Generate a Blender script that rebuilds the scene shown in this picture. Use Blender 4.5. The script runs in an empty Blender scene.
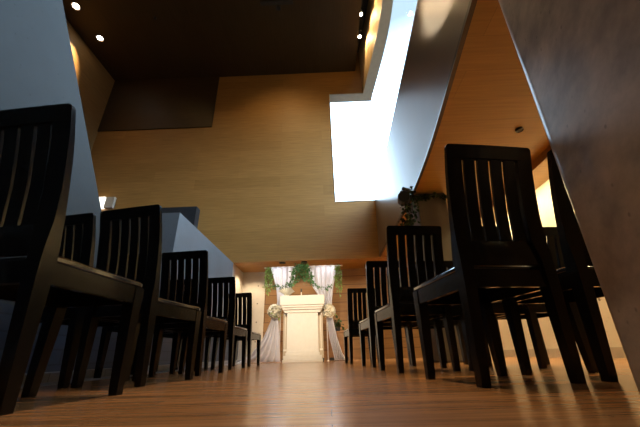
import bpy, bmesh, math, random
from mathutils import Vector, Matrix
from math import pi, sin, cos, radians

scene = bpy.context.scene
COL = scene.collection
random.seed(7)

# ------------------------------------------------------------------ materials
def new_mat(name):
    m = bpy.data.materials.new(name); m.use_nodes = True
    nt = m.node_tree; nt.nodes.clear()
    out = nt.nodes.new('ShaderNodeOutputMaterial')
    b = nt.nodes.new('ShaderNodeBsdfPrincipled')
    nt.links.new(b.outputs[0], out.inputs[0])
    return m, nt, b, out

def plain(name, col, rough=.5, spec=.5, metal=0., var=.12, scale=12., bump=0., coat=0.):
    """one colour with a gentle noise variation"""
    m, nt, b, out = new_mat(name)
    tc = nt.nodes.new('ShaderNodeTexCoord')
    nz = nt.nodes.new('ShaderNodeTexNoise'); nz.inputs['Scale'].default_value = scale
    nz.inputs['Detail'].default_value = 4
    nt.links.new(tc.outputs['Object'], nz.inputs['Vector'])
    rp = nt.nodes.new('ShaderNodeValToRGB')
    c = Vector(col)
    rp.color_ramp.elements[0].position = .3; rp.color_ramp.elements[1].position = .7
    rp.color_ramp.elements[0].color = (*(c*(1-var)), 1)
    rp.color_ramp.elements[1].color = (*(c*(1+var)), 1)
    nt.links.new(nz.outputs['Fac'], rp.inputs[0])
    nt.links.new(rp.outputs[0], b.inputs['Base Color'])
    b.inputs['Roughness'].default_value = rough
    b.inputs['Specular IOR Level'].default_value = spec
    b.inputs['Metallic'].default_value = metal
    b.inputs['Coat Weight'].default_value = coat
    b.inputs['Coat Roughness'].default_value = .15
    if bump:
        bp = nt.nodes.new('ShaderNodeBump'); bp.inputs['Strength'].default_value = bump
        bp.inputs['Distance'].default_value = .01
        nt.links.new(nz.outputs['Fac'], bp.inputs['Height'])
        nt.links.new(bp.outputs[0], b.inputs['Normal'])
    return m

def wood(name, c1, c2, plane='xz', width=2.4, row=.45, rough=.45, spec=.4, seam=.004, seamcol=.45,
         grain=.35, bump=.05, offset=.5):
    """boards laid in courses; plane = which world axes carry (length, course)"""
    m, nt, b, out = new_mat(name)
    tc = nt.nodes.new('ShaderNodeTexCoord')
    sp = nt.nodes.new('ShaderNodeSeparateXYZ'); nt.links.new(tc.outputs['Object'], sp.inputs[0])
    cb = nt.nodes.new('ShaderNodeCombineXYZ')
    ax = {'x': 0, 'y': 1, 'z': 2}
    nt.links.new(sp.outputs[ax[plane[0]]], cb.inputs[0]); nt.links.new(sp.outputs[ax[plane[1]]], cb.inputs[1])
    br = nt.nodes.new('ShaderNodeTexBrick')
    br.inputs['Scale'].default_value = 1.; br.inputs['Brick Width'].default_value = width
    br.inputs['Row Height'].default_value = row; br.inputs['Mortar Size'].default_value = seam
    br.inputs['Mortar Smooth'].default_value = .3
    br.inputs['Color1'].default_value = (*c1, 1); br.inputs['Color2'].default_value = (*c2, 1)
    br.inputs['Mortar'].default_value = (*(Vector(c1)*seamcol), 1)
    br.offset = offset
    nt.links.new(cb.outputs[0], br.inputs['Vector'])
    mp = nt.nodes.new('ShaderNodeMapping'); mp.inputs['Scale'].default_value = (1.2, 26, 1)
    nt.links.new(cb.outputs[0], mp.inputs['Vector'])
    nz = nt.nodes.new('ShaderNodeTexNoise'); nz.inputs['Scale'].default_value = 1.6; nz.inputs['Detail'].default_value = 6
    nt.links.new(mp.outputs[0], nz.inputs['Vector'])
    mr = nt.nodes.new('ShaderNodeMapRange'); mr.inputs[1].default_value = .3; mr.inputs[2].default_value = .7
    mr.inputs[3].default_value = 1-grain; mr.inputs[4].default_value = 1+grain*.4
    nt.links.new(nz.outputs['Fac'], mr.inputs[0])
    mx = nt.nodes.new('ShaderNodeMix'); mx.data_type = 'RGBA'; mx.blend_type = 'MULTIPLY'; mx.inputs[0].default_value = 1
    nt.links.new(br.outputs['Color'], mx.inputs[6]); nt.links.new(mr.outputs[0], mx.inputs[7])
    nt.links.new(mx.outputs[2], b.inputs['Base Color'])
    nz2 = nt.nodes.new('ShaderNodeTexNoise'); nz2.inputs['Scale'].default_value = 3.5; nz2.inputs['Detail'].default_value = 3
    nt.links.new(cb.outputs[0], nz2.inputs['Vector'])
    m2 = nt.nodes.new('ShaderNodeMapRange'); m2.inputs[1].default_value = .3; m2.inputs[2].default_value = .7
    m2.inputs[3].default_value = rough*.95; m2.inputs[4].default_value = rough*1.06
    nt.links.new(nz2.outputs['Fac'], m2.inputs[0]); nt.links.new(m2.outputs[0], b.inputs['Roughness'])
    b.inputs['Specular IOR Level'].default_value = spec
    bp = nt.nodes.new('ShaderNodeBump'); bp.inputs['Strength'].default_value = bump; bp.inputs['Distance'].default_value = .004
    nt.links.new(nz.outputs['Fac'], bp.inputs['Height']); nt.links.new(bp.outputs[0], b.inputs['Normal'])
    return m

def concrete(name, col, rough=.6, spec=.3, plane='yz', holes=None, streak=(1, 1, 1), contrast=.25, scale=2.2, pan=None):
    """cast concrete: clouds, pores, optional tie holes and panel joints"""
    m, nt, b, out = new_mat(name)
    tc = nt.nodes.new('ShaderNodeTexCoord')
    mp = nt.nodes.new('ShaderNodeMapping'); mp.inputs['Scale'].default_value = streak
    nt.links.new(tc.outputs['Object'], mp.inputs['Vector'])
    n1 = nt.nodes.new('ShaderNodeTexNoise'); n1.inputs['Scale'].default_value = scale; n1.inputs['Detail'].default_value = 8
    n1.inputs['Roughness'].default_value = .62
    nt.links.new(mp.outputs[0], n1.inputs['Vector'])
    mr = nt.nodes.new('ShaderNodeMapRange'); mr.inputs[1].default_value = .3; mr.inputs[2].default_value = .7
    mr.inputs[3].default_value = 1-contrast; mr.inputs[4].default_value = 1+contrast
    nt.links.new(n1.outputs['Fac'], mr.inputs[0])
    n2 = nt.nodes.new('ShaderNodeTexVoronoi'); n2.inputs['Scale'].default_value = 16.
    nt.links.new(tc.outputs['Object'], n2.inputs['Vector'])
    m3 = nt.nodes.new('ShaderNodeMapRange'); m3.inputs[1].default_value = .05; m3.inputs[2].default_value = .12
    m3.inputs[3].default_value = .6; m3.inputs[4].default_value = 1.
    nt.links.new(n2.outputs['Distance'], m3.inputs[0])
    mul = nt.nodes.new('ShaderNodeMath'); mul.operation = 'MULTIPLY'
    nt.links.new(mr.outputs[0], mul.inputs[0]); nt.links.new(m3.outputs[0], mul.inputs[1])
    fac = mul.outputs[0]
    sp = nt.nodes.new('ShaderNodeSeparateXYZ'); nt.links.new(tc.outputs['Object'], sp.inputs[0])
    ax = {'x': 0, 'y': 1, 'z': 2}
    if pan:
        cb = nt.nodes.new('ShaderNodeCombineXYZ')
        nt.links.new(sp.outputs[ax[plane[0]]], cb.inputs[0]); nt.links.new(sp.outputs[ax[plane[1]]], cb.inputs[1])
        br = nt.nodes.new('ShaderNodeTexBrick'); br.inputs['Scale'].default_value = 1.
        br.inputs['Brick Width'].default_value = pan[0]; br.inputs['Row Height'].default_value = pan[1]
        br.inputs['Mortar Size'].default_value = pan[2]; br.offset = pan[3]
        br.inputs['Color1'].default_value = (1, 1, 1, 1); br.inputs['Color2'].default_value = (.82, .82, .82, 1)
        br.inputs['Mortar'].default_value = (.45, .45, .45, 1)
        nt.links.new(cb.outputs[0], br.inputs['Vector'])
        q = nt.nodes.new('ShaderNodeMath'); q.operation = 'MULTIPLY'
        nt.links.new(fac, q.inputs[0]); nt.links.new(br.outputs['Color'], q.inputs[1]); fac = q.outputs[0]
    if holes:
        d2 = None
        for a in plane:
            f = nt.nodes.new('ShaderNodeMath'); f.operation = 'WRAP'
            f.inputs[1].default_value = -holes/2; f.inputs[2].default_value = holes/2
            nt.links.new(sp.outputs[ax[a]], f.inputs[0])
            s = nt.nodes.new('ShaderNodeMath'); s.operation = 'MULTIPLY'
            nt.links.new(f.outputs[0], s.inputs[0]); nt.links.new(f.outputs[0], s.inputs[1])
            if d2 is None: d2 = s.outputs[0]
            else:
                ad = nt.nodes.new('ShaderNodeMath'); nt.links.new(d2, ad.inputs[0]); nt.links.new(s.outputs[0], ad.inputs[1]); d2 = ad.outputs[0]
        h = nt.nodes.new('ShaderNodeMapRange'); h.inputs[1].default_value = .014**2; h.inputs[2].default_value = .02**2
        h.inputs[3].default_value = .25; h.inputs[4].default_value = 1
        nt.links.new(d2, h.inputs[0])
        q = nt.nodes.new('ShaderNodeMath'); q.operation = 'MULTIPLY'
        nt.links.new(fac, q.inputs[0]); nt.links.new(h.outputs[0], q.inputs[1]); fac = q.outputs[0]
    mx = nt.nodes.new('ShaderNodeMix'); mx.data_type = 'RGBA'; mx.blend_type = 'MULTIPLY'; mx.inputs[0].default_value = 1
    mx.inputs[6].default_value = (*col, 1); nt.links.new(fac, mx.inputs[7])
    nt.links.new(mx.outputs[2], b.inputs['Base Color'])
    b.inputs['Roughness'].default_value = rough; b.inputs['Specular IOR Level'].default_value = spec
    bp = nt.nodes.new('ShaderNodeBump'); bp.inputs['Strength'].default_value = .15; bp.inputs['Distance'].default_value = .01
    nt.links.new(n1.outputs['Fac'], bp.inputs['Height']); nt.links.new(bp.outputs[0], b.inputs['Normal'])
    return m

def emit(name, col, s):
    m = bpy.data.materials.new(name); m.use_nodes = True
    nt = m.node_tree; nt.nodes.clear()
    out = nt.nodes.new('ShaderNodeOutputMaterial'); e = nt.nodes.new('ShaderNodeEmission')
    e.inputs[0].default_value = (*col, 1); e.inputs[1].default_value = s
    nt.links.new(e.outputs[0], out.inputs[0]); return m

def glass_mat():
    m = bpy.data.materials.new('pane_glass'); m.use_nodes = True
    nt = m.node_tree; nt.nodes.clear()
    out = nt.nodes.new('ShaderNodeOutputMaterial'); t = nt.nodes.new('ShaderNodeBsdfTransparent')
    t.inputs[0].default_value = (.93, .97, 1, 1)
    g = nt.nodes.new('ShaderNodeBsdfGlossy'); g.inputs['Roughness'].default_value = .03
    mx = nt.nodes.new('ShaderNodeMixShader'); mx.inputs[0].default_value = .02
    nt.links.new(t.outputs[0], mx.inputs[1]); nt.links.new(g.outputs[0], mx.inputs[2])
    nt.links.new(mx.outputs[0], out.inputs[0]); return m

def cloth_mat(name, col, trans=.22):
    m = bpy.data.materials.new(name); m.use_nodes = True
    nt = m.node_tree; nt.nodes.clear()
    out = nt.nodes.new('ShaderNodeOutputMaterial')
    tc = nt.nodes.new('ShaderNodeTexCoord'); nz = nt.nodes.new('ShaderNodeTexNoise'); nz.inputs['Scale'].default_value = 30
    nt.links.new(tc.outputs['Object'], nz.inputs['Vector'])
    rp = nt.nodes.new('ShaderNodeValToRGB')
    rp.color_ramp.elements[0].color = (*(Vector(col)*.94), 1); rp.color_ramp.elements[1].color = (*col, 1)
    nt.links.new(nz.outputs['Fac'], rp.inputs[0])
    d = nt.nodes.new('ShaderNodeBsdfDiffuse'); t = nt.nodes.new('ShaderNodeBsdfTranslucent')
    nt.links.new(rp.outputs[0], d.inputs[0]); nt.links.new(rp.outputs[0], t.inputs[0])
    mx = nt.nodes.new('ShaderNodeMixShader'); mx.inputs[0].default_value = trans
    nt.links.new(d.outputs[0], mx.inputs[1]); nt.links.new(t.outputs[0], mx.inputs[2])
    nt.links.new(mx.outputs[0], out.inputs[0]); return m

M = dict(
    floor=wood('floor_boards', (.56, .27, .105), (.42, .195, .07), 'xy', 1.1, .09, .23, .75, .0015, .5, .4, .03),
    stone=concrete('grey_border_stone', (.22, .23, .25), .45, .4, 'xy', pan=(.6, .3, .004, .5)),
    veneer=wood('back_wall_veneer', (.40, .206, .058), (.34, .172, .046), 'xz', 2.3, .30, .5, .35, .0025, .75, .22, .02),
    veneer_dark=wood('upper_dark_veneer', (.05, .03, .012), (.044, .026, .01), 'xz', 2.3, .30, .5, .35, .0025, .75, .22, .02),
    veneer_y=wood('side_wall_veneer', (.30, .18, .07), (.27, .16, .06), 'yz', 2.3, .30, .5, .35, .0025, .75, .22, .02),
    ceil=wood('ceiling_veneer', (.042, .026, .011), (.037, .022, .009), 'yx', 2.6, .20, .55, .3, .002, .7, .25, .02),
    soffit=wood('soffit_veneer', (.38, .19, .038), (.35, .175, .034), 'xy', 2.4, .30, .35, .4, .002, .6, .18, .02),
    panel=wood('niche_boards', (.25, .13, .048), (.22, .115, .042), 'xz', 3.2, .22, .5, .3, .008, .35, .2, .04),
    band=plain('curved_wall_veneer', (.17, .115, .072), .30, .7, var=.06, scale=2.5),
    fascia=plain('fascia_plaster', (.62, .46, .24), .6, .2, var=.05, scale=3),
    frame=plain('window_frame_paint', (.62, .62, .58), .45, .4, var=.05),
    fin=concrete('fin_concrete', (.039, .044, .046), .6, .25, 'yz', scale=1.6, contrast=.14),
    para_lit=concrete('fin_concrete_lit', (.15, .17, .19), .6, .25, 'yz', scale=1.6, contrast=.10),  # fin's concrete again, with the stronger light put into its colour
    slate=concrete('slate_blocks', (.020, .031, .052), .5, .4, 'yz', pan=(.45, .11, .006, .5), contrast=.2),
    pier=concrete('pier_concrete', (.40, .30, .215), .30, .55, 'yz', streak=(1, .8, 1.2), contrast=.55, scale=4.5),
    light=concrete('light_concrete', (.55, .50, .42), .6, .25, 'xz', holes=.45, contrast=.08),
    light_y=concrete('light_concrete_side', (.62, .56, .46), .6, .25, 'yz', holes=.6, contrast=.08),
    post=concrete('pillar_concrete', (.11, .09, .07), .6, .25, 'xz', contrast=.15),
    base=plain('base_paint', (.42, .38, .32), .5, .3, var=.06),
    dark=plain('dark_panel', (.022, .025, .03), .5, .3),
    black=plain('chair_lacquer', (.0055, .005, .005), .24, .28, var=.35, scale=25, bump=.05),
    seat=plain('seat_vinyl', (.012, .012, .0125), .16, .9, var=.5, scale=60, bump=.03, coat=.5),
    lip=plain('band_lip_wood', (.07, .042, .025), .35, .4),
    white=plain('white_paint', (.78, .76, .72), .4, .4, var=.03),
    cream=plain('altar_body_cream', (.50, .43, .34), .42, .4, var=.03),  # altar body, a tone darker than the white front
    cloth=cloth_mat('sheer_white', (.86, .86, .9)),
    leaf=plain('ivy_green', (.07, .18, .06), .5, .3, var=.5, scale=9),
    leaf2=plain('trailing_green', (.24, .36, .08), .5, .3, var=.5, scale=9),
    leaf3=plain('dark_ivy_green', (.03, .05, .012), .5, .2, var=.5, scale=9),
    petal=plain('petal_white', (.85, .83, .74), .6, .2, var=.06),
    metal=plain('rod_metal', (.75, .75, .76), .3, .5, .9, .05),
    blackm=plain('black_metal', (.012, .012, .012), .4, .5, var=.2),
    cab=plain('brown_cabinet_wood', (.22, .11, .045), .5, .3, var=.2, scale=6),
    glass=glass_mat(),
    lamp=emit('lamp_glow', (1, .86, .68), 30),
    lit_win=emit('lit_window_glow', (1, .95, .82), 2.2),
)

# ------------------------------------------------------------------ helpers
def box(bm, x0, x1, y0, y1, z0, z1, bev=0.):
    vs = [bm.verts.new((x, y, z)) for x in (x0, x1) for y in (y0, y1) for z in (z0, z1)]
    fs = [(0, 1, 3, 2), (4, 6, 7, 5), (0, 4, 5, 1), (2, 3, 7, 6), (0, 2, 6, 4), (1, 5, 7, 3)]
    F = [bm.faces.new([vs[i] for i in f]) for f in fs]
    if bev:
        es = list({e for f in F for e in f.edges})
        bmesh.ops.bevel(bm, geom=es, offset=bev, segments=2, affect='EDGES', profile=.5)

def loft(bm, secs, close=True):
    """secs: list of equal-length point rings"""
    rings = [[bm.verts.new(p) for p in s] for s in secs]
    n = len(rings[0])
    for a, b in zip(rings, rings[1:]):
        for i in range(n):
            bm.faces.new((a[i], a[(i+1) % n], b[(i+1) % n], b[i]))
    if close:
        bm.faces.new(rings[0][::-1]); bm.faces.new(rings[-1])

def prism(bm, pts, ax, a0, a1):
    """polygon pts (u,v) extruded along axis ax between a0 and a1"""
    def P(u, v, a):
        return {'x': (a, u, v), 'y': (u, a, v), 'z': (u, v, a)}[ax]
    loft(bm, [[P(u, v, a0) for u, v in pts], [P(u, v, a1) for u, v in pts]])

def tube(bm, pts, r, n=8):
    pts = [Vector(p) for p in pts]
    rs = r if isinstance(r, (list, tuple)) else [r]*len(pts)
    secs = []
    for i, p in enumerate(pts):
        t = (pts[min(i+1, len(pts)-1)]-pts[max(i-1, 0)]).normalized()
        a = t.orthogonal().normalized() if abs(t.z) > .9 else t.cross(Vector((0, 0, 1))).normalized()
        if abs(t.z) > .9: a = (Vector((1, 0, 0)) - t*t.x).normalized()
        b = t.cross(a)
        secs.append([p+(a*cos(2*pi*k/n)+b*sin(2*pi*k/n))*rs[i] for k in range(n)])
    loft(bm, secs)

def lathe(bm, prof, cx=0, cy=0, cz=0, n=24):
    secs = [[(cx+r*cos(2*pi*k/n), cy+r*sin(2*pi*k/n), cz+z) for k in range(n)] for r, z in prof]
    loft(bm, secs)

def obj(name, bm, mat, parent=None, smooth=False, kind=None):
    bmesh.ops.recalc_face_normals(bm, faces=bm.faces)
    me = bpy.data.meshes.new(name); bm.to_mesh(me); bm.free()
    me.materials.append(mat)
    if smooth:
        me.shade_smooth()
        me.set_sharp_from_angle(angle=radians(38))
    o = bpy.data.objects.new(name, me); COL.objects.link(o)
    if parent: o.parent = parent
    if kind: o['kind'] = kind
    return o

def struct(name, bm, mat, parent=None, smooth=False):
    return obj(name, bm, mat, parent, smooth, None if parent else 'structure')

def thing(name, label, cat, loc=(0, 0, 0), rz=0, group=None):
    o = bpy.data.objects.new(name, None); o.empty_display_size = .1; COL.objects.link(o)
    o.location = loc; o.rotation_euler = (0, 0, rz); o['label'] = label; o['category'] = cat
    if group: o['group'] = group
    return o

def tag(o, label, cat, group=None):
    o['label'] = label; o['category'] = cat
    if group: o['group'] = group
    return o

def copy_tree(o, parent=None):
    c = o.copy(); COL.objects.link(c)
    if parent: c.parent = parent
    for ch in list(o.children): copy_tree(ch, c)
    return c

def bm_(): return bmesh.new()

# ------------------------------------------------------------------ the setting
def lerp_curve(pts, y):
    """x (by y) on a polyline of (x, y), y increasing, smoothed"""
    pts = sorted(pts, key=lambda p: p[1])
    for (x0, y0), (x1, y1) in zip(pts, pts[1:]):
        if y <= y1: return x0+(x1-x0)*(y-y0)/(y1-y0)
    return pts[-1][0]

Z_SOF, Z_BAND, Z_WIN, Z_CEIL = 2.19, 3.69, 7.40, 8.35
LOW = [(.40, -3.2), (.86, 0), (1.014, 1.265), (1.07, 1.70), (1.145, 2.27), (1.218, 2.91), (1.275, 3.86), (1.285, 5.15), (1.262, 7.0), (1.26, 7.4)]
UPP = [(.80, -3.2), (1.02, 0), (1.085, 1.265), (1.133, 2.12), (1.148, 2.47), (1.165, 2.89), (1.185, 3.5), (1.215, 4.3), (1.275, 5.8), (1.318, 7.0), (1.33, 7.4)]
FRL = [(1.15, -3.2), (1.38, 2.5), (1.50, 4.3), (1.52, 4.65), (1.483, 5.23), (1.405, 6.16), (1.329, 7.0), (1.31, 7.4)]
FRR = [(1.35, -3.2), (1.60, 2.5), (1.715, 4.3), (1.75, 5.04), (1.69, 5.93), (1.60, 7.0), (1.57, 7.27)]
YS = [-3.2+10.2*i/48 for i in range(49)]

def smooth_curve(pts):
    xs = [lerp_curve(pts, y) for y in YS]
    for _ in range(6):
        xs = [xs[0]]+[(xs[i-1]+2*xs[i]+xs[i+1])/4 for i in range(1, len(xs)-1)]+[xs[-1]]
    return xs
low, upp, frl, frr = map(smooth_curve, (LOW, UPP, FRL, FRR))

b = bm_(); box(b, -6.9, 3.2, -3.2, 8.3, -.1, 0); struct('floor', b, M['floor'])
b = bm_(); box(b, -2.3, -2.0, -3.2, 8.0, .0, .06, .006); struct('trim_1', b, M['stone'])
b = bm_(); box(b, -1.985, -1.72, -3.2, 7.9, -.02, .002); struct('trim_5', b, M['stone'])

# back volume: upper wall with the window opening
b = bm_()
box(b, -6.9, .30, 7.0, 7.3, Z_SOF-.03, 8.5)
box(b, .30, 1.34, 7.0, 7.3, Z_SOF-.03, Z_BAND)
box(b, .30, 1.40, 7.0, 7.3, Z_WIN, 9.3)
struct('wall_back', b, M['veneer'])
b = bm_(); box(b, -6.62, -3.22, 6.97, 7.0, 6.30, Z_CEIL); struct('wall_back_upper_dark', b, M['veneer_dark'])  # darker upper left area of the back wall, built as a thin board
# window 1: back pane with reveal head, and window 2: curved side glazing
w1 = bm_(); box(w1, .30, 1.60, 7.27, 7.29, Z_BAND, Z_WIN)
win1 = struct('window_1', w1, M['glass'])
b = bm_(); box(b, .30, 1.62, 7.0, 7.32, Z_WIN-.03, Z_WIN-.002); obj('window_head', b, M['frame'], win1)
b = bm_(); box(b, .285, .30, 6.985, 7.32, Z_BAND-.02, Z_WIN); obj('window_jamb', b, M['frame'], win1)
b = bm_(); box(b, .30, 1.30, 6.99, 7.32, Z_BAND-.02, Z_BAND-.001); obj('window_sill', b, M['frame'], win1)
b = bm_()
loft(b, [[(upp[i]+.07, y, Z_BAND), (frr[i], y, Z_WIN), (frr[i]+.012, y, Z_WIN), (upp[i]+.082, y, Z_BAND)] for i, y in enumerate(YS)])
win2 = struct('window_2', b, M['glass'], smooth=True)
b = bm_()
loft(b, [[(frl[i], y, Z_WIN-.03), (frr[i]+.03, y, Z_WIN-.03), (frr[i]+.03, y, Z_WIN), (frl[i], y, Z_WIN)] for i, y in enumerate(YS)])
obj('window_head', b, M['frame'], win2, True)
# curved fascia over the glazing, recess above it
b = bm_()
loft(b, [[(frl[i], y, Z_WIN), (frl[i]+.1, y, Z_WIN), (frl[i]+.1, y, 9.25), (frl[i], y, 9.25)] for i, y in enumerate(YS)])
struct('wall_fascia', b, M['fascia'], smooth=True)
b = bm_(); box(b, 1.05, 2.0, -3.2, 7.0, 9.2, 9.35); box(b, 1.10, 1.155, -3.2, 7.0, 8.5, 9.2); struct('trim_2', b, M['dark'])
# the curved wall band and its lower lip
b = bm_()
loft(b, [[(low[i], y, Z_SOF+.015), (upp[i], y, Z_BAND), (upp[i]+.10, y, Z_BAND), (low[i]+.10, y, Z_SOF+.015)] for i, y in enumerate(YS)])
struct('wall_curved', b, M['band'], smooth=True)
b = bm_()
loft(b, [[(low[i]-.006, y, Z_SOF-.012), (low[i]-.004, y, Z_SOF+.03), (low[i]+.03, y, Z_SOF+.03), (low[i]+.03, y, Z_SOF-.012)] for i, y in enumerate(YS)])
struct('trim_3', b, M['lip'], smooth=True)

b = bm_(); box(b, 2.56, 2.58, -3.2, 7.0, 2.09, Z_SOF+.02); struct('trim_light_block', b, M['soffit'])  # added lip, keeps the wall wash light out of the nave
# high ceiling
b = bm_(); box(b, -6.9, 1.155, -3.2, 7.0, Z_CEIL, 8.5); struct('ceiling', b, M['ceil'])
# low soffit over the right aisle and the altar niche
b = bm_()
left = [(low[i]+.02, y) for i, y in enumerate(YS)]
prism(b, left+[(3.2, 7.0), (3.2, -3.2)], 'z', Z_SOF, Z_SOF+.16)
box(b, -2.4, 3.2, 7.02, 8.3, Z_SOF-.02, Z_SOF+.13)
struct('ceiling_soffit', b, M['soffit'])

# left: far gallery wall, leaning fin with stair parapet
b = bm_(); box(b, -6.9, -6.62, -3.2, 7.0, 0, 8.5); struct('wall_left', b, M['veneer_y'])
poly = [(-3.2, .5), (7.0, .5), (4.15, .5), (4.15, .95), (3.04, .95), (2.955, 1.075), (1.55, 2.985), (-2.38, 8.35), (-3.2, 8.35)]
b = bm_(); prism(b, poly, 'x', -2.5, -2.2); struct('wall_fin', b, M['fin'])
b = bm_(); box(b, -2.5, -2.2, 4.15, 7.0, .5, 2.15); struct('wall_parapet', b, M['para_lit'])
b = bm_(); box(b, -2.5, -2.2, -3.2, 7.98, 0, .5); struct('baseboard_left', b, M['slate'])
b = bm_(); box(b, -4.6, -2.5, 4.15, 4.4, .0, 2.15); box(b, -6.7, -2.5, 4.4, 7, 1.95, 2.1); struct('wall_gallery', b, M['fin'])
b = bm_(); box(b, -2.5, -2.22, 7.0, 8.1, .5, 2.16); struct('wall_niche', b, M['light_y'])
b = bm_(); box(b, -2.5, -1.62, 8.0, 8.2, 0, 2.17); struct('wall_niche_left', b, M['light'])
b = bm_(); box(b, -1.62, 3.2, 8.0, 8.2, 0, 2.17); struct('wall_niche_back', b, M['panel'])
b = bm_(); box(b, -4.7, -3.18, 6.75, 6.97, 2.1, 3.57); struct('wall_gallery_parapet', b, M['dark'])

# right: concrete side wall, pillar, near pier, wall behind camera
b = bm_(); box(b, 3.05, 3.25, -3.2, 8.2, 0, 2.2); struct('wall_right', b, M['light_y'])
b = bm_(); box(b, 3.03, 3.05, -3.2, 8.0, 0, .11); struct('baseboard_right', b, M['base'])
b = bm_(); box(b, 1.32, 1.74, 3.9, 4.5, 0, Z_SOF, .02); struct('column', b, M['post'])
b = bm_()
n = 10
def ring(z):
    s = z*.052
    xi, yf, r = .796+s, .985, .08
    pts = [(xi-.75, -1.4, z)]
    for k in range(n+1):
        a = pi-k*(pi/2)/n
        pts.append((xi+r+r*cos(a), yf-r+r*sin(a), z))
    pts += [(xi+.34, yf, z), (xi+.34, -1.4, z)]
    return pts
loft(b, [ring(z) for z in (0, .5, 1, 1.6, Z_SOF)])
struct('wall_pier', b, M['pier'], smooth=True)
b = bm_(); box(b, -6.9, 3.2, -3.4, -3.2, 0, 9.3); struct('wall_front', b, M['veneer'])

# ------------------------------------------------------------------ chairs
W, DEP, HT = .42, .435, .98
def yc(z):
    pts = [(0, .0), (.42, -.032), (.55, -.043), (.70, -.066), (.85, -.102), (.98, -.142)]
    for (a, ya), (c, ycc) in zip(pts, pts[1:]):
        if z <= c:
            t = (z-a)/(c-a); return ya+(ycc-ya)*t
    return pts[-1][1]

def bevel_all(bm, w, seg=2, ang=35):
    es = [e for e in bm.edges if len(e.link_faces) == 2 and e.calc_face_angle(0) > radians(ang)]
    bmesh.ops.bevel(bm, geom=es, offset=w, segments=seg, affect='EDGES', profile=.5)

def make_chair():
    root = thing('slat_back_chair', 'x', 'chair')
    for s in (-1, 1):
        b = bm_(); secs = []
        for z, w, d in ((0, .034, .036), (.02, .036, .038), (.2, .043, .047), (.38, .050, .056), (.46, .053, .054), (.55, .070, .038),
                        (.66, .071, .029), (.78, .071, .026), (.86, .071, .022), (.93, .071, .019)):
            xo = s*W/2; xi = s*(W/2-w); y = yc(z)
            secs.append([(xo, y-d/2, z), (xi, y-d/2, z), (xi, y+d/2, z), (xo, y+d/2, z)])
        loft(b, secs); bevel_all(b, .004)
        obj('rear_leg', b, M['black'], root, True)
        b = bm_(); secs = []
        for z, w, d in ((0, .034, .034), (.015, .036, .036), (.30, .050, .050), (.425, .055, .055)):
            xo = s*W/2; xi = s*(W/2-w); y1 = DEP+.018
            secs.append([(xo, y1-d, z), (xi, y1-d, z), (xi, y1, z), (xo, y1, z)])
        loft(b, secs); bevel_all(b, .004)
        obj('front_leg', b, M['black'], root, True)
    b = bm_()
    box(b, -.155, .155, DEP-.012, DEP+.012, .355, .425)
    box(b, -.160, .160, -.045, -.020, .355, .425)
    for s in (-1, 1):
        x0, x1 = sorted((s*.207, s*.182)); box(b, x0, x1, -.01, DEP-.03, .355, .425)
    obj('seat_frame', b, M['black'], root)
    b = bm_()
    secs = []
    def rr(x, y0, y1, z, r=.03):
        p = []
        for cx, cy, a0 in ((x-r, y1-r, 0), (-x+r, y1-r, 90), (-x+r, y0+r, 180), (x-r, y0+r, 270)):
            for k in range(5):
                a = radians(a0+k*22.5); p.append((cx+r*cos(a), cy+r*sin(a), z))
        return p
    for ins, z in ((.006, .426), (0, .432), (0, .444), (.006, .451), (.02, .455), (.06, .457)):
        secs.append(rr(.208-ins, -.028+ins, DEP+.022-ins, z))
    loft(b, secs)
    obj('seat_pad', b, M['seat'], root, True)
    # top rail, rounded at both outer corners
    b = bm_(); secs = []
    cr = .016
    xs = [W/2-cr+cr*sin(radians(q)) for q in (90, 75, 60, 45, 30, 15, 0)]
    xs = [-x for x in xs]+[-.15, -.1, -.05, 0, .05, .1, .15]+xs[::-1]
    for x in xs:
        e = max(0, abs(x)-(W/2-cr)); dz = cr-math.sqrt(max(0, cr**2-e*e)) if e > 0 else 0
        bow = -.003*(1-(2*x/W)**2)
        z0, z1 = .918, HT-dz
        secs.append([(x, yc(z0)-.0105+bow, z0), (x, yc(z1)-.009+bow, z1), (x, yc(z1)+.009+bow, z1), (x, yc(z0)+.0105+bow, z0)])
    loft(b, secs); obj('top_rail', b, M['black'], root, True)
    b = bm_(); box(b, -.168, .168, yc(.51)-.013, yc(.51)+.010, .445, .55, .003); obj('lower_rail', b, M['black'], root, True)
    inner = W/2-.0705
    gap = .0135; sw = (2*inner-5*gap)/4
    for k in range(4):
        x0 = -inner+gap+k*(sw+gap); b = bm_(); secs = []
        for j in range(13):
            z = .54+(.925-.54)*j/12; y = yc(z)
            secs.append([(x0, y-.006, z), (x0+sw, y-.006, z), (x0+sw, y+.006, z), (x0, y+.006, z)])
        loft(b, secs); obj('slat', b, M['black'], root, True)
    return root

CH = {'L1': (-.888, .961, -4.8), 'L2': (-.969, 1.774, -9.6), 'L3': (-1.018, 2.665, -5.2), 'L4': (-1.062, 3.666, -4.1), 'L5': (-1.099, 4.664, -4.8),
      'R1': (.275, 4.605, 6.3), 'R2': (.392, 3.194, 6.6), 'R3': (.442, 2.254, 6.7), 'R4': (.541, 1.288, 8.5)}
places = []
def place(key, k, label, step=.47, dx=0, dy=0, drot=0):
    x, y, r = CH[key]; s = -1 if key[0] == 'L' else 1
    a = radians(r+drot); off = s*(W/2+k*step)
    places.append((x+cos(a)*off+dx, y+sin(a)*off+dy, a, label, 'chairs left of the aisle' if s < 0 else 'chairs right of the aisle'))
place('L1', 0, 'large black slat-back chair nearest the camera on the left, cut by the picture edge')
place('L2', 0, 'black slat-back aisle chair second from the camera on the left')
place('L3', 0, 'black slat-back aisle chair third on the left, in front of the grey parapet')
place('L4', 0, 'black slat-back aisle chair fourth on the left, second from the altar')
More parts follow.
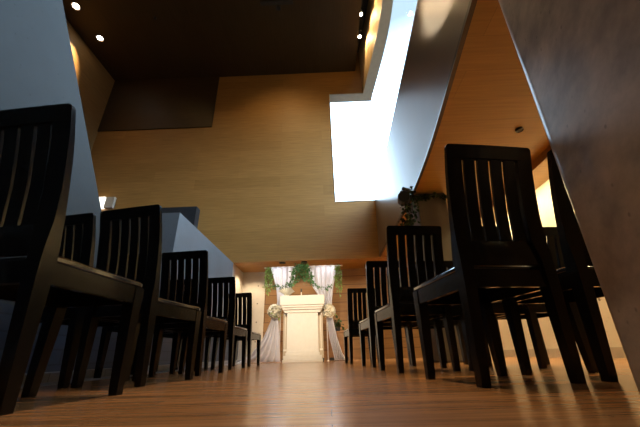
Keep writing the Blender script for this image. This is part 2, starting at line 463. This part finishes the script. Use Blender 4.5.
place('L5', 0, 'smallest black slat-back aisle chair on the left, last before the white curtain')
place('L2', 1, 'black slat-back chair beside the grey leaning wall, seen between the two nearest left chairs')
place('L3', 1, 'black slat-back chair by the left wall, legs seen beneath the second left aisle chair')
place('L4', 1, 'black slat-back chair by the left wall, mostly hidden behind the third left aisle chair')
place('R1', 0, 'smallest black slat-back aisle chair on the right, closest to the altar')
place('R2', 0, 'black slat-back aisle chair second from the altar on the right')
place('R3', 0, 'worn black slat-back aisle chair third from the altar, under the ivy spotlight')
place('R4', 0, 'tall black slat-back aisle chair nearest the camera on the right')
place('R2', 1, 'black slat-back chair in front of the concrete pillar, behind the worn aisle chair', .52)
place('R3', 1, 'black slat-back chair hidden behind the tall nearest chair on the right', .50)
place('R3', 2, 'black slat-back chair whose top edge crosses the cream lit wall on the right', .50)
place('R4', 1, 'black slat-back chair half hidden by the concrete pier at far right', .50, .02, .0)
chair0 = make_chair()
for i, (x, y, a, lab, g) in enumerate(places):
    o = chair0 if i == 0 else copy_tree(chair0)
    o.location = (x, y, 0); o.rotation_euler = (0, 0, a); o['label'] = lab; o['group'] = g

# ------------------------------------------------------------------ altar
AX, AY = -.515, 6.40
alt = thing('altar', 'white panelled wedding altar lectern on a stepped plinth under the garland', 'altar', (AX, AY, 0))
def part(name, mat, parent, *boxes, bev=.006):
    b = bm_()
    for q in boxes: box(b, *q, bev)
    return obj(name, b, mat, parent, False)
part('body', M['cream'], alt, (-.44, .44, .13, .29, .06, .99))
part('front_panel', M['white'], alt, (-.34, .34, .0, .13, .19, .90))
for s in (-1, 1):
    part('pilaster', M['white'], alt, tuple(sorted((s*.385, s*.40)))+(.115, .134, .24, .86), tuple(sorted((s*.36, s*.425)))+(.112, .134, .20, .235), tuple(sorted((s*.36, s*.425)))+(.112, .134, .86, .895), bev=.003)
part('cornice', M['white'], alt, (-.40, .40, -.02, .10, .90, .93), (-.44, .44, -.03, .30, .96, 1.0), (-.47, .47, -.05, .31, 1.0, 1.045), (-.42, .42, .0, .3, .93, .96))
part('table_top', M['white'], alt, (-.495, .495, -.07, .33, 1.045, 1.235))
part('plinth', M['white'], alt, (-.42, .42, -.07, .20, .0, .055), (-.40, .40, -.05, .2, .055, .12), (-.36, .36, -.025, .2, .12, .17), (-.345, .345, -.01, .2, .17, .195))
for sx in (-1, 1):
    for y in (.10, .25):
        b = bm_(); cx = sx*.43
        tube(b, [(cx-.012, y, .027), (cx+.012, y, .027)], .027, 16); box(b, cx-.02, cx+.02, y-.012, y+.02, .04, .065, .003)
        obj('caster', b, M['blackm'], alt, True)

alt.scale = (.91, 1, 1)
# microphone standing on the altar
mic = thing('microphone', 'slim dark microphone on white stand at centre of the altar top', 'microphone', (-.55, 6.55, 1.235))
b = bm_(); lathe(b, [(.045, 0), (.045, .012), (.012, .02), (.009, .10)], n=16); obj('stand', b, M['white'], mic, True)
b = bm_(); lathe(b, [(.006, .10), (.016, .105), (.018, .15), (.012, .172), (.003, .176)], n=14); obj('microphone_head', b, M['blackm'], mic, True)

# folded white cloth at left of altar top
b = bm_()
for k in range(7):
    a0 = -1.0+.33*k
    secs = []
    for t in (0, .35, .7, 1):
        rr_ = .02+.13*t
        px, pz = rr_*sin(a0), .02+rr_*max(0.1, cos(a0*.8))
        w = .012+.03*t
        secs.append([(px-w, -.02+.02*k*.3, pz), (px, -.05-.01*k, pz+w*.6), (px+w, .0+.01*k, pz), (px, .03, pz-w*.4)])
    loft(b, secs)
lathe(b, [(.06, 0), (.065, .02), (.04, .05), (.02, .06)], n=12)
o = obj('napkin', b, M['petal'], None, True); o.location = (-.86, 6.52, 1.235)
tag(o, 'fanned white napkin standing on the left end of the altar top', 'napkin')

# ------------------------------------------------------------------ curtain stand, curtains, garlands, bouquets
CY = 6.86
st = thing('curtain_stand', 'thin white metal backdrop stand with a horizontal rod behind the altar', 'stand', (-.53, CY, 0))
b = bm_(); tube(b, [(-.87, 0, 1.965), (.87, 0, 1.965)], .012, 10); obj('rod', b, M['metal'], st, True)
for s in (-1, 1):
    b = bm_(); tube(b, [(s*.50, 0, 0.02), (s*.50, 0, 1.955)], .011, 10); obj('pole', b, M['metal'], st, True)
    b = bm_(); box(b, s*.5-.02, s*.5+.02, -.14, .14, 0, .02, .004); obj('foot', b, M['metal'], st, True)
    b = bm_(); lathe(b, [(.003, -.022), (.018, -.012), (.022, 0), (.018, .012), (.003, .022)], s*.885, 0, 1.965, 14); obj('finial', b, M['metal'], st, True)

def curtain(rows, seed, nf=5):
    """rows: (z, x_left, x_right, y, fold depth)"""
    rd = random.Random(seed); ph = rd.random()*6
    b = bm_(); grid = []
    NU, NV = 64, 44
    for j in range(NV+1):
        t = j/NV*(len(rows)-1); i = min(int(t), len(rows)-2); f = t-i; f = f*f*(3-2*f)
        z, xl, xr, y, am = [rows[i][q]*(1-f)+rows[i+1][q]*f for q in range(5)]
        row = []
        for k in range(NU+1):
            s = k/NU
            w = sin(2*pi*nf*s+ph+.6*sin(3*s+j*.04))
            row.append(b.verts.new((xl+(xr-xl)*s+.006*cos(2*pi*nf*s), y+am*w, z+.004*w)))
        grid.append(row)
    for r0, r1 in zip(grid, grid[1:]):
        for k in range(NU): b.faces.new((r0[k], r0[k+1], r1[k+1], r1[k]))
    bmesh.ops.solidify(b, geom=b.faces[:], thickness=.004)
    return b
o = obj('curtain', curtain([(1.985, -1.29, -.68, CY, .026), (1.75, -1.22, -.72, CY, .03), (1.48, -1.14, -.80, CY-.02, .03), (1.18, -1.10, -.96, CY-.05, .03),
                            (.97, -1.17, -1.07, CY-.09, .025), (.82, -1.21, -1.07, CY-.09, .03), (.45, -1.37, -1.03, CY-.12, .04), (.14, -1.62, -1.0, CY-.16, .05), (.012, -1.86, -.99, CY-.2, .06)], 3), M['cloth'], None, True)
tag(o, 'sheer white curtain left of the altar, tied back with flowers and spreading on the floor', 'curtain', 'sheer white curtains')
o = obj('curtain', curtain([(1.985, -.44, .23, CY, .026), (1.75, -.40, .20, CY, .03), (1.48, -.32, .13, CY-.02, .03), (1.18, -.12, .09, CY-.05, .03),
                            (.97, -.03, .07, CY-.09, .025), (.82, -.03, .09, CY-.09, .03), (.45, .00, .16, CY-.12, .04), (.14, .07, .25, CY-.16, .05), (.012, .09, .33, CY-.2, .06)], 5), M['cloth'], None, True)
tag(o, 'sheer white curtain right of the altar, tied back with flowers', 'curtain', 'sheer white curtains')

def leaf(bm, p, d, size, rd):
    d = Vector(d).normalized(); p = Vector(p)
    side = d.cross(Vector((rd.uniform(-1, 1), rd.uniform(-1, 1), rd.uniform(-1, 1)))).normalized()
    up = side.cross(d)
    L = size; w = size*.36
    pts = [p, p+d*L*.45+side*w+up*w*.3, p+d*L+up*(-.1*L), p+d*L*.45-side*w+up*w*.3, p+d*L*.5]
    v = [bm.verts.new(q) for q in pts]
    bm.faces.new((v[0], v[1], v[4])); bm.faces.new((v[1], v[2], v[4])); bm.faces.new((v[2], v[3], v[4])); bm.faces.new((v[3], v[0], v[4]))

def strand(bm, pts, n, size, spread, rd, droop=.6):
    pts = [Vector(p) for p in pts]
    for _ in range(n):
        t = rd.random()*(len(pts)-1); i = int(t); f = t-i
        p = pts[i].lerp(pts[min(i+1, len(pts)-1)], f)
        q = p+Vector((rd.gauss(0, spread), rd.gauss(0, spread*.8), rd.gauss(0, spread)))
        leaf(bm, q, (rd.uniform(-1, 1), rd.uniform(-1, .3), rd.uniform(-1, .4)-droop*.5), size*rd.uniform(.7, 1.25), rd)

def garland(name, label, strands, mat, seed, loc=(0, 0, 0), group='garlands on the curtain rod', stem=True):
    """strands: (points, leaf count, leaf size, spread)"""
    rd = random.Random(seed)
    t = thing(name, label, 'garland', loc, 0, group)
    b = bm_()
    for pts, n, sz, spd in strands: strand(b, pts, n, sz, spd, rd)
    obj('leaves', b, mat, t)
    b = bm_()
    for pts, n, sz, spd in strands: tube(b, pts, .004, 5)
    obj('vine', b, M['leaf'], t)
    return t
gy = CY-.06
tri = []
for k in range(11):
    x = -.22+.44*k/10; L = .30+.75*abs(x)
    tri.append(([(x*.45, 0, .05), (x*.85, -.03, -.1), (x*1.15, -.02, -L)], 44, .055, .024))
garland('ivy_garland', 'bushy green ivy cluster hanging from the middle of the curtain rod', tri, M['leaf'], 11, (-.57, gy, 1.965))
garland('ivy_garland', 'thin ivy swag from the middle cluster towards the left curtain', [([(-.2, 0, -.28), (-.28, -.01, -.40), (-.42, -.02, -.47), (-.56, -.02, -.44), (-.62, -.02, -.46)], 60, .05, .028)], M['leaf'], 12, (-.57, gy, 1.965))
garland('ivy_garland', 'thin ivy swag from the middle cluster towards the right curtain', [([(.2, 0, -.25), (.28, -.01, -.40), (.40, -.02, -.49), (.55, -.02, -.50), (.68, -.02, -.46)], 64, .05, .026)], M['leaf'], 13, (-.57, gy, 1.965))
sl = []
for k in range(6):
    x = -.07+.03*k; L = .45+.2*((k*7) % 5)/5
    sl.append(([(x*.6, 0, .0), (x, -.02, -L*.5), (x*1.1, -.02, -L)], 42, .042, .018))
garland('trailing_garland', 'trailing green plant hanging from the left end of the curtain rod', sl, M['leaf2'], 14, (-1.31, gy, 1.955))
sl = []
for k in range(6):
    x = -.06+.026*k; L = .48+.24*((k*3) % 5)/5
    sl.append(([(x*.6, 0, .0), (x, -.02, -L*.5), (x*1.1, -.02, -L)], 44, .042, .016))
garland('trailing_garland', 'trailing yellow-green plant hanging from the right end of the curtain rod', sl, M['leaf2'], 15, (.255, gy, 1.955))

def blossom(seed, r):
    rd = random.Random(seed); b = bm_()
    for lay, (n, tilt, sc) in enumerate(((6, .25, 1.0), (5, .75, .8), (4, 1.2, .55))):
        for k in range(n):
            a = 2*pi*k/n+lay*.5+rd.uniform(-.15, .15)
            R = Matrix.Rotation(a, 3, 'Z')
            rows = []
            for u in (0, .4, .75, 1):
                L = r*sc*u; w = r*sc*(.12+.42*sin(pi*min(u*.75+.05, 1)))
                row = []
                for v in (-1, 0, 1):
                    p = Vector((L*cos(tilt), w*v, L*sin(tilt)-.18*r*(1-v*v)*0+.12*r*v*v))
                    row.append(b.verts.new(R @ p))
                rows.append(row)
            for r0, r1 in zip(rows, rows[1:]):
                for j in (0, 1): b.faces.new((r0[j], r0[j+1], r1[j+1], r1[j]))
    return b
def bouquet(label, loc, seed):
    t = thing('flower_tieback', label, 'flowers', loc, 0, 'flower tiebacks')
    rd = random.Random(seed)
    proto = None
    for k in range(22):
        z = 1-2*(k+.5)/22; a = k*2.4; rr_ = math.sqrt(1-z*z)
        d = Vector((rr_*cos(a), rr_*sin(a)*.75, z*.9))
        if proto is None:
            f = proto = obj('blossom', blossom(seed, .075), M['petal'], t, True)
        else:
            f = proto.copy(); COL.objects.link(f); f.parent = t
        f.location = d*.10; f.rotation_euler = d.to_track_quat('Z', 'Y').to_euler()
        f.scale = (1.0+rd.uniform(-.15, .2),)*3
    b = bm_(); strand(b, [(-.07, -.02, -.05), (.07, -.02, -.05)], 26, .06, .05, rd); obj('leaves', b, M['leaf2'], t)
bouquet('white flower bouquet tying back the left curtain', (-1.13, CY-.17, .985), 21)
bouquet('cream flower bouquet tying back the right curtain', (.0, CY-.17, .955), 22)

# ------------------------------------------------------------------ small cabinet with plant, right of the altar
cab = thing('side_cabinet', 'low brown wooden cabinet right of the altar beside the curtain', 'cabinet', (.20, 7.35, 0))
part('carcass', M['cab'], cab, (-.22, .22, -.18, .18, .06, .55), bev=.008)
part('cabinet_top', M['cab'], cab, (-.24, .24, -.2, .2, .55, .58))
part('door', M['cab'], cab, (-.205, -.005, -.195, -.18, .09, .53), bev=.004)
part('door', M['cab'], cab, (.005, .205, -.195, -.18, .09, .53), bev=.004)
part('plinth', M['dark'], cab, (-.2, .2, -.16, .16, 0, .06))
pot = thing('potted_plant', 'small dark leafy pot plant on the brown cabinet right of the altar', 'plant', (.20, 7.30, .58))
b = bm_(); lathe(b, [(.05, 0), (.065, .08), (.06, .085)], n=16); obj('pot', b, M['dark'], pot, True)
b = bm_(); strand(b, [(0, 0, .08), (0, 0, .13)], 70, .08, .05, random.Random(4), -1.); obj('leaves', b, M['leaf3'], pot)

# ------------------------------------------------------------------ spotlights and ivy at the pillar top
t = thing('spotlight', 'round black spotlight can at the top of the concrete pillar amid ivy', 'spotlight', (1.10, 3.80, 2.06))
b = bm_(); tube(b, [(-.01, -.10, -.01), (-.008, -.085, -.01), (.02, .06, .0), (.025, .09, .0)], [.078, .082, .082, .05], 24); obj('lamp_body', b, M['blackm'], t, True)
b = bm_(); tube(b, [(.02, .02, .07), (.03, .02, .13)], .012, 8); box(b, -.02, .20, .0, .04, .10, .13, .004); obj('bracket', b, M['blackm'], t, True)
t = thing('spotlight', 'small black lamp above the round spotlight at the pillar top', 'spotlight', (1.12, 3.72, 2.155))
b = bm_(); tube(b, [(-.03, -.04, 0), (.06, .02, .005)], .026, 16); obj('lamp_body', b, M['blackm'], t, True)
b = bm_(); tube(b, [(.05, .01, .0), (.12, .03, .03)], .01, 8); obj('bracket', b, M['blackm'], t, True)
vs = [([(1.13, 3.78, 2.16), (1.2, 3.8, 2.14)], 40, .06, .035),
      ([(1.18, 3.84, 2.13), (1.35, 3.85, 2.09), (1.5, 3.85, 2.12), (1.62, 3.85, 2.13), (1.74, 3.86, 2.08)], 110, .055, .02),
      ([(1.14, 3.8, 2.02), (1.13, 3.8, 1.85), (1.10, 3.8, 1.64)], 70, .06, .03),
      ([(1.10, 3.8, 1.74), (1.06, 3.8, 1.63)], 40, .06, .035),
      ([(1.25, 3.85, 2.1), (1.25, 3.85, 1.9), (1.24, 3.85, 1.72)], 40, .055, .022)]
garland('ivy_garland', 'ivy trailing across the top of the concrete pillar around the spotlights', vs, M['leaf3'], 31, group='ivy at the pillar')

# ------------------------------------------------------------------ lamps
def downlight(label, loc, r, glow, group, tilt=None):
    t = thing('downlight', label, 'ceiling lamp', loc, 0, group)
    b = bm_(); lathe(b, [(r*1.0, .0), (r*1.35, -.012), (r*1.35, .0), (r*1.3, .012)], n=20)
    obj('trim_ring', b, M['blackm' if not glow else 'metal'], t, True)
    b = bm_(); lathe(b, [(r*.05, -.012), (r*.9, -.008), (r*.95, .0), (r*.05, .004)], n=20)
    obj('lamp_lens', b, M['lamp'] if glow else M['dark'], t, True)
    return t
downlight('lit ceiling downlight nearest the top left corner', (-6.12, 4.65, 8.335), .075, True, 'ceiling downlights')
downlight('lit ceiling downlight farther in, above the left wood wall', (-6.10, 5.516, 8.335), .07, True, 'ceiling downlights')
downlight('unlit round fixture in the middle of the dark ceiling', (-1.0, 4.93, 8.338), .05, False, 'ceiling downlights')
downlight('tiny unlit fixture on the left part of the dark ceiling', (-4.3, 5.04, 8.338), .03, False, 'ceiling downlights')
downlight('small round fixture in the orange soffit above the right chairs', (2.05, 2.56, Z_SOF-.008), .027, False, 'soffit downlights')
downlight('round soffit fixture above the left curtain', (-1.05, 7.12, Z_SOF-.04), .06, False, 'soffit downlights')
downlight('round soffit fixture above the centre of the altar', (-.53, 7.14, Z_SOF-.04), .06, False, 'soffit downlights')
t = thing('ceiling_light', 'dark linear ceiling slot at the top of the picture', 'ceiling lamp', (-1.02, 4.80, 8.34))
b = bm_(); box(b, -.42, .42, -.05, .05, -.012, .008, .003); obj('housing', b, M['dark'], t)
for k in range(3):
    b = bm_(); lathe(b, [(.01, -.022), (.03, -.02), (.032, -.01)], -.26+.26*k, 0, 0, 12); obj('lamp_lens', b, M['blackm'], t, True)
for lab, y, x in (('upper of two glowing spotlights in the ceiling slot beside the skylight', 5.33, 1.20), ('lower of two glowing spotlights in the ceiling slot beside the skylight', 5.98, 1.225)):
    t = thing('slot_spotlight', lab, 'spotlight', (x, y, 8.56), 0, 'slot spotlights')
    b = bm_(); tube(b, [(0, 0, .16), (0, 0, 0)], [.05, .062], 18); obj('lamp_body', b, M['metal'], t, True)
    b = bm_(); lathe(b, [(.004, -.012), (.045, -.006), (.05, .002)], n=18); obj('lamp_lens', b, M['lamp'], t, True)
    b = bm_(); tube(b, [(0, 0, .16), (0, 0, .64)], .012, 8); obj('stem', b, M['blackm'], t, True)
wl = thing('lit_window', 'small bright square window on the far left of the back wall', 'window', (-5.72, 6.98, 3.85))  # lit window, modelled as a glowing box with a dim right half
b = bm_(); box(b, -.20, .02, -.10, .0, -.14, .17, .006); obj('lit_pane', b, M['lit_win'], wl)
b = bm_(); box(b, .03, .26, -.08, .0, -.14, .17, .006); obj('housing', b, M['base'], wl)

def light(name, kind, loc, energy, col, target=None, **kw):
    d = bpy.data.lights.new(name, kind); d.energy = energy; d.color = col
    for k, v in kw.items(): setattr(d, k, v)
    o = bpy.data.objects.new(name, d); COL.objects.link(o); o.location = loc
    if target is not None:
        o.rotation_euler = (Vector(target)-Vector(loc)).to_track_quat('-Z', 'Y').to_euler()
    return o
WARM = (1, .66, .32); WARM2 = (1, .78, .52)
# left ceiling downlights wash the far left wall
light('lamp_and_fill_light', 'SPOT', (-6.12, 4.65, 8.30), 350, WARM, (-6.5, 4.65, 5), spot_size=radians(70), spot_blend=.6, shadow_soft_size=.06)
light('lamp_and_fill_light', 'SPOT', (-6.10, 5.516, 8.30), 330, WARM, (-6.62, 5.25, 7.1), spot_size=radians(60), spot_blend=.6, shadow_soft_size=.06)
# slot spotlights on the fascia
for x, y in ((1.20, 5.33), (1.225, 5.98), (1.19, 4.6), (1.17, 3.8)):
    light('lamp_and_fill_light', 'SPOT', (x, y, 8.53), 55, WARM, (x+.27, y, 8.03), spot_size=radians(92), spot_blend=.12, shadow_soft_size=.04)
# altar: added unseen spots behind the camera brighten altar and curtains
for x, tx in ((-1.5, -.70), (.6, -.38)):
    light('lamp_and_fill_light', 'SPOT', (x, -3.0, 4.3), 2250, WARM2, (tx, 6.7, .95), spot_size=radians(15.5), spot_blend=.9, shadow_soft_size=.05)
for x, y in ((-.3, 3.6), (-.2, 1.4)):
    light('lamp_and_fill_light', 'SPOT', (x, y, 8.28), 900, (1, .72, .45), (x, y, 0), spot_size=radians(21), spot_blend=1, shadow_soft_size=.25)  # added unseen ceiling spots that brighten and warm the aisle floor
# added warm light at the unlit ceiling fixtures, brightens the wood wall
light('lamp_and_fill_light', 'SPOT', (-1.0, 4.75, 8.28), 110, (1, .68, .30), (-1.0, 7.0, 4.6), spot_size=radians(100), spot_blend=.9, shadow_soft_size=.05)
light('lamp_and_fill_light', 'SPOT', (-4.3, 5.04, 8.30), 18, (1, .60, .22), (-4.3, 7.0, 4.2), spot_size=radians(95), spot_blend=.9, shadow_soft_size=.05)
for x, e in ((-1.9, 40), (-1.05, 22), (-.53, 22), (.3, 14), (1.0, 14)):
    light('lamp_and_fill_light', 'SPOT', (x, 7.45, 2.12), e, WARM2, (x, 7.7, 0), spot_size=radians(130), spot_blend=.6, shadow_soft_size=.05)
for x in (-1.1, .02):
    light('lamp_and_fill_light', 'SPOT', (x, 7.16, 2.12), 70, (1, .94, .95), (x, 6.86, 1.45), spot_size=radians(115), spot_blend=.8, shadow_soft_size=.05)  # added spots behind the curtains, so the cloth looks whiter
# right aisle: soffit lamps washing the concrete wall
light('lamp_and_fill_light', 'AREA', (2.72, 4.3, 2.17), 85, (1, .78, .40), (2.95, 4.3, 1.1), shape='RECTANGLE', size=5.0, size_y=.06)
for y in (2.56, 3.8, 5.1, 6.4):
    light('lamp_and_fill_light', 'SPOT', (2.35, y, 2.165), 38, (1, .70, .34), (2.35, y, 0), spot_size=radians(105), spot_blend=.5, shadow_soft_size=.04)

# added narrow spot outside the back window makes the curved wall's sun patch
light('sun_patch_spot', 'SPOT', (-.35, 15.0, 8.9), 150000, (1, .98, .84), (1.08, 1.47, 2.98), spot_size=radians(3.2), spot_blend=.35, shadow_soft_size=.02).scale = (.34, 1, 1)
# daylight: portals at the two panes
def portal(loc, target, sx, sy):
    o = light('window_portal', 'AREA', loc, 1, (1, 1, 1), target, shape='RECTANGLE', size=sx, size_y=sy)
    o.data.cycles.is_portal = True
portal((.95, 7.5, 5.55), (.95, 0, 5.55), 1.6, 3.9)

# sky
wd = bpy.data.worlds.new('World'); scene.world = wd; wd.use_nodes = True
nt = wd.node_tree; nt.nodes.clear()
out = nt.nodes.new('ShaderNodeOutputWorld'); bg = nt.nodes.new('ShaderNodeBackground')
tc = nt.nodes.new('ShaderNodeTexCoord'); sp = nt.nodes.new('ShaderNodeSeparateXYZ')
nt.links.new(tc.outputs['Generated'], sp.inputs[0])
rp = nt.nodes.new('ShaderNodeValToRGB')
rp.color_ramp.elements[0].position = .0; rp.color_ramp.elements[0].color = (.03, .03, .03, 1)
e = rp.color_ramp.elements.new(.06); e.color = (.10, .11, .12, 1)
e = rp.color_ramp.elements.new(.22); e.color = (.68, .85, 1, 1)
e = rp.color_ramp.elements.new(.60); e.color = (.62, .80, .97, 1)
e = rp.color_ramp.elements[-1]; e.position = .82; e.color = (.075, .097, .113, 1)
nt.links.new(sp.outputs['Z'], rp.inputs[0]); nt.links.new(rp.outputs[0], bg.inputs[0])
bg.inputs[1].default_value = 8.5
nt.links.new(bg.outputs[0], out.inputs[0])

# ------------------------------------------------------------------ camera
F, P, R, H, YW = 304.75, radians(24.8145), radians(1.749), .126, radians(-.9005)
cd = bpy.data.cameras.new('camera'); cam = bpy.data.objects.new('camera', cd); COL.objects.link(cam)
cd.sensor_width = 36; cd.lens = F/640*36; cd.clip_start = .02; cd.clip_end = 200
cam.matrix_world = Matrix.Translation((0, 0, H)) @ (Matrix.Rotation(-YW, 4, 'Z') @ Matrix.Rotation(pi/2+P, 4, 'X') @ Matrix.Rotation(-R, 4, 'Z'))
scene.camera = cam
vs = scene.view_settings
vs.view_transform = 'Standard'; vs.look = 'None'; vs.gamma = 1; vs.exposure = .22; vs.use_curve_mapping = False
scene.cycles.max_bounces = 10; scene.cycles.diffuse_bounces = 5; scene.cycles.transparent_max_bounces = 12
scene.cycles.use_denoising = True
scene.cycles.sample_clamp_indirect = 4
